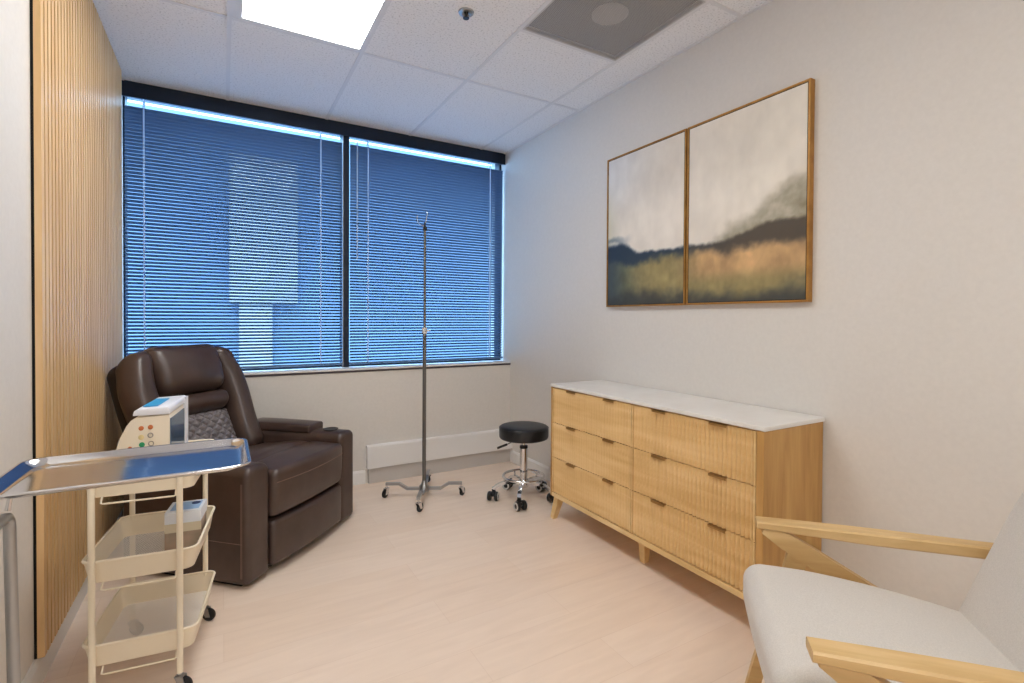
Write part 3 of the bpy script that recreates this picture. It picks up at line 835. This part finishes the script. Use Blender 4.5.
# device on the top tier
dvx, dvy = -0.268, 2.007
dv_ = thing('medical_device', 'small cream bench device with coloured buttons on the cart top tier', 'medical device', (dvx, dvy, 0.6475), R(-7)); dv_.scale = (0.89, 0.90, 0.943)
bm = NB()
prism(bm, [(-0.050, 0.0), (-0.048, 0.06), (-0.036, 0.12), (-0.020, 0.17), (-0.004, 0.205), (0.010, 0.224), (0.024, 0.232), (0.128, 0.238), (0.128, 0.0)], 0.0, 0.25, 'y', 0.004)
autosmooth(obj('body', bm, DEVW, dv_))
bm = NB(); prism(bm, [(0.016, 0.2395), (0.020, 0.256), (0.030, 0.262), (0.124, 0.266), (0.130, 0.258), (0.130, 0.2395)], -0.003, 0.30, 'y', 0.003)
autosmooth(obj('top_cover', bm, DEVT, dv_))
obj('display', box(NB(), 0.040, 0.086, 0.03, 0.21, 0.2655, 0.2680), BLUE, dv_)
obj('side_window', box(NB(), 0.1285, 0.1315, 0.012, 0.245, 0.02, 0.222), SMOKE, dv_)
bm = NB(); box(bm, 0.1262, 0.1280, 0.03, 0.14, 0.10, 0.15)
obj('window_trim', box(NB(), 0.124, 0.136, 0.262, 0.298, 0.0, 0.262, 0.002), DEVT, dv_)
bm.free()
def btn(x, z, r, m, ring=False):
    rot = Matrix.Translation((x, 0, z)) @ Matrix.Rotation(R(90), 4, 'X')
    bm = NB()
    if ring: lathe(bm, [(r * 0.7, -0.002), (r * 0.7, 0.003), (r, 0.003), (r, -0.002)], 20, (0, 0, 0), rot)
    else: lathe(bm, [(r, -0.002), (r, 0.002), (r * 0.7, 0.0035), (0, 0.0035)], 18, (0, 0, 0), rot)
    obj('button', bm, m, dv_, True)
btn(0.042, 0.196, 0.008, ORANGE); btn(0.070, 0.198, 0.008, ORANGE)
btn(0.042, 0.165, 0.009, base('yellow_button', (226, 206, 150), 0.4)); btn(0.070, 0.170, 0.009, GREYB, True)
btn(0.044, 0.139, 0.009, GREEN); btn(0.072, 0.141, 0.009, GREYB, True); btn(0.008, 0.130, 0.006, ORANGE)

# cartons in the middle tier
PINKP = noisy('printed_carton', (196, 164, 146), (120, 128, 112), 9, 0.5)
bx = thing('supply_carton', 'pink and green printed supply carton in the cart middle tier', 'box', (-0.176, 2.075, 0.3840), R(-7))
obj('carton', box(NB(), 0, 0.108, 0, 0.11, 0, 0.094, 0.001), PINKP, bx)
obj('lid_flap', box(NB(), 0.0, 0.108, -0.0012, 0.0, 0.064, 0.094), base('carton_cream', (214, 204, 180), 0.5), bx)
bx = thing('glove_box', 'white and blue glove box on top of the printed carton', 'box', (-0.176, 2.073, 0.4785), R(-8))
obj('carton', box(NB(), 0, 0.108, 0, 0.115, 0, 0.040, 0.001), PAPERW, bx)
obj('blue_print', box(NB(), 0.012, 0.098, 0.02, 0.100, 0.0392, 0.0408), base('pale_blue_print', (150, 186, 226), 0.5), bx)
obj('opening', lathe(NB(), [(0, 0), (0.014, 0), (0.014, 0.001), (0, 0.001)], 20, (0.08, 0.08, 0.0408)), base('opening_navy', (40, 60, 110), 0.5), bx)
# power cable hanging from the device behind the cart
tag(obj('power_cable', tube(NB(), bezier((-0.33, 2.345, 0.735), (-0.36, 2.37, 0.74), (-0.34, 2.38, 0.56), (-0.30, 2.385, 0.53), 12) + bezier((-0.30, 2.385, 0.53), (-0.26, 2.39, 0.50), (-0.20, 2.385, 0.53), (-0.16, 2.375, 0.72), 10)[1:], 0.003, 6), base('grey_cable', (92, 100, 112), 0.5), None, True),
    'thin grey cable hanging behind the rolling cart', 'cable')

# ------------------------------------------------------------------ instrument tray on its stand
tr = thing('instrument_tray', 'shiny stainless steel instrument tray in the left foreground', 'tray', (-0.416, 1.312, 0.83))
TW, TD = 0.474, 0.311
def rr_(x0, x1, y0, y1, r, zz, n=6):
    out = []
    for (cx, cy_, a0) in ((x1 - r, y1 - r, 0), (x0 + r, y1 - r, 90), (x0 + r, y0 + r, 180), (x1 - r, y0 + r, 270)):
        for k in range(n + 1):
            a_ = R(a0 + 90 * k / n); out.append((cx + r * math.cos(a_), cy_ + r * math.sin(a_), zz))
    return out
loops = [rr_(0, TW, 0, TD, 0.045, 0.017), rr_(0, TW, 0, TD, 0.045, 0.020), rr_(0.002, TW - 0.002, 0.002, TD - 0.002, 0.044, 0.022), rr_(0.007, TW - 0.007, 0.007, TD - 0.007, 0.040, 0.021), rr_(0.009, TW - 0.009, 0.009, TD - 0.009, 0.039, 0.018),
         rr_(0.024, TW - 0.024, 0.024, TD - 0.024, 0.032, 0.0075), rr_(0.029, TW - 0.029, 0.029, TD - 0.029, 0.028, 0.0060), rr_(0.036, TW - 0.036, 0.036, TD - 0.036, 0.024, 0.0055)]
bm = NB(); prev = None
for lp in loops:
    cur = [bm.verts.new(p) for p in lp]
    if prev:
        for i in range(len(cur)): bm.faces.new((prev[i], prev[(i + 1) % len(cur)], cur[(i + 1) % len(cur)], cur[i]))
    prev = cur
bm.faces.new(prev)
tray = autosmooth(obj('pan', bm, TRAYM, tr), 60)
md = tray.modifiers.new('sheet', 'SOLIDIFY'); md.thickness = 0.0012; md.offset = -1

sn = thing('tray_stand', 'chrome tube stand carrying the steel instrument tray', 'tray stand', (-0.40, 1.30, 0))
def SL(o): o.location = (0.40, -1.30, 0); return o
# frame under the tray
SL(obj('tray_frame', tube(NB(), rr_(-0.416 + 0.05, 0.061 - 0.05, 1.335 + 0.05, 1.335 + TD - 0.05, 0.02, 0.8290), 0.005, 8, closed=True), CHROME, sn, True))
ut = [(-0.368, 1.10, 0.07), (-0.378, 1.10, 0.76)] + [(-0.378, 1.10 + 0.03 * (1 - math.cos(R(t))), 0.762 + 0.03 * math.sin(R(t))) for t in (30, 60, 90)] + \
     [(-0.378, 1.36, 0.792)] + [(-0.378, 1.36 + 0.03 * math.sin(R(t)), 0.762 + 0.03 * math.cos(R(t))) for t in (30, 60, 90)] + [(-0.368, 1.39, 0.07)]
SL(obj('uprights', tube(NB(), ut, 0.0105, 12), STEEL, sn, True))
SL(obj('support_rod', tube(NB(), [(-0.352, 1.387, 0.829), (-0.376, 1.387, 0.829), (-0.380, 1.387, 0.80)], 0.005, 10), CHROME, sn, True))
for y in (1.10, 1.39):
    SL(obj('base_leg', tube(NB(), [(-0.368, y, 0.07), (0.06, y, 0.07)], 0.0125, 12), STEEL, sn, True))
SL(obj('base_bar', tube(NB(), [(-0.368, 1.09, 0.07), (-0.368, 1.40, 0.07)], 0.0125, 12), STEEL, sn, True))
for (x, y) in ((-0.35, 1.10), (-0.35, 1.39), (0.05, 1.10), (0.05, 1.39)):
    SL(caster(sn, x, y, 0.3, 0.025, 0.065))

# ------------------------------------------------------------------ armchair (x from near arm to far arm, y forward)
ac = thing('armchair', 'pale grey upholstered armchair with light wooden arms in the right foreground', 'armchair', (0.917, 0.508, 0), math.atan2(0.674, 0.739))
def arm(x0, x1):
    bm = NB(); n = 16; ring = []
    for i in range(n + 1):
        t = i / n; y = 0.004 - 0.66 * t
        hwid = (x1 - x0) / 2 * (0.86 + 0.14 * math.sin(math.pi * min(1, t * 1.2 + 0.1)))
        ztop = 0.626 + 0.002 * math.sin(math.pi * t); th_ = 0.020 + 0.011 * min(1, t * 2.5)
        c_ = (x0 + x1) / 2; bvl = 0.004
        pts = [(-hwid + bvl, ztop), (hwid - bvl, ztop), (hwid, ztop - bvl), (hwid, ztop - th_ + bvl), (hwid - bvl, ztop - th_), (-hwid + bvl, ztop - th_), (-hwid, ztop - th_ + bvl), (-hwid, ztop - bvl)]
        ring.append([bm.verts.new((c_ + px, y, pz)) for px, pz in pts])
    for a, b in zip(ring, ring[1:]):
        for s in range(8): bm.faces.new((a[s], a[(s + 1) % 8], b[(s + 1) % 8], b[s]))
    bm.faces.new(ring[0][::-1]); bm.faces.new(ring[-1])
    o = autosmooth(obj('armrest', bm, ASH, ac), 35)
    return o
def member(name, pts, wdt, depths, x):
    """flat wooden member in the side plane"""
    bm = NB(); ring = []
    P = [Vector((x, p[0], p[1])) for p in pts]
    for i, p in enumerate(P):
        t = (P[min(i + 1, len(P) - 1)] - P[max(i - 1, 0)]).normalized(); nrm = t.cross(Vector((1, 0, 0))).normalized()
        d = depths[i] if isinstance(depths, (list, tuple)) else depths
        ring.append([bm.verts.new(p + Vector((sx * wdt / 2, 0, 0)) + nrm * sn_ * d / 2) for sx, sn_ in ((-1, -1), (1, -1), (1, 1), (-1, 1))])
    for a, b in zip(ring, ring[1:]):
        for s in range(4): bm.faces.new((a[s], a[(s + 1) % 4], b[(s + 1) % 4], b[s]))
    bm.faces.new(ring[0][::-1]); bm.faces.new(ring[-1])
    bmesh.ops.bevel(bm, geom=[e for e in bm.edges if len(e.link_faces) == 2 and e.calc_face_angle(0) > R(50)], offset=0.003, segments=2, affect='EDGES')
    return autosmooth(obj(name, bm, ASH, ac), 35)
for (x0, x1, sx) in ((-0.055, 0.0, -0.022), (0.525, 0.578, 0.548)):
    arm(x0, x1)
    member('strut', [(-0.014, 0.602), (-0.07, 0.576), (-0.18, 0.512), (-0.34, 0.425), (-0.52, 0.335)], 0.026, [0.022, 0.048, 0.052, 0.046, 0.040], sx)
    member('leg', [(-0.105, 0.552), (-0.075, 0.44), (-0.010, 0.22), (0.048, 0.0)], 0.021, [0.055, 0.042, 0.036, 0.026], sx)
    member('leg', [(-0.46, 0.372), (-0.54, 0.18), (-0.60, 0.0)], 0.026, [0.045, 0.036, 0.026], sx)
for (y, z) in ((-0.06, 0.33), (-0.44, 0.31), (-0.635, 0.602)):
    box_ = NB(); box(box_, -0.022, 0.548, y - 0.014, y + 0.014, z - 0.025, z + 0.025, 0.003); obj('cross_rail', box_, ASH, ac)
def dcu(u, v, w_, p):
    q = p.copy()
    if w_ > 0: q.z += 0.010 * (1 - u * u) * (1 - v * v)
    q.z += 0.036 * (v + 0.50) + 0.016 * (1 - v * v)
    if v > 0.5: q.z -= 0.012 * (v - 0.5) * (w_ if w_ > 0 else 0) ; q.y += 0.012 * (1 - u * u) * (v - 0.5)
    return q
bm = NB(); rbox(bm, (0.262, -0.240, 0.416), (0.496, 0.57, 0.130), 0.045, (12, 14, 4), 6, dcu, None); obj('seat_cushion', bm, FABRIC, ac, True)
tbk = Matrix.Translation((0.262, -0.425, 0.462)) @ Matrix.Rotation(R(21), 4, 'X')
def dbk(u, v, w_, p):
    q = p.copy(); q.y += 0.010 * (1 - u * u) * (1 - w_ * w_) if v > 0 else 0
    q.x *= 1 - 0.04 * smooth(0.2, 1, w_)
    return q
bm = NB(); rbox(bm, (0, -0.062, 0.205), (0.496, 0.11, 0.46), 0.045, (12, 3, 12), 6, dbk, tbk); obj('backrest', bm, FABRIC, ac, True)
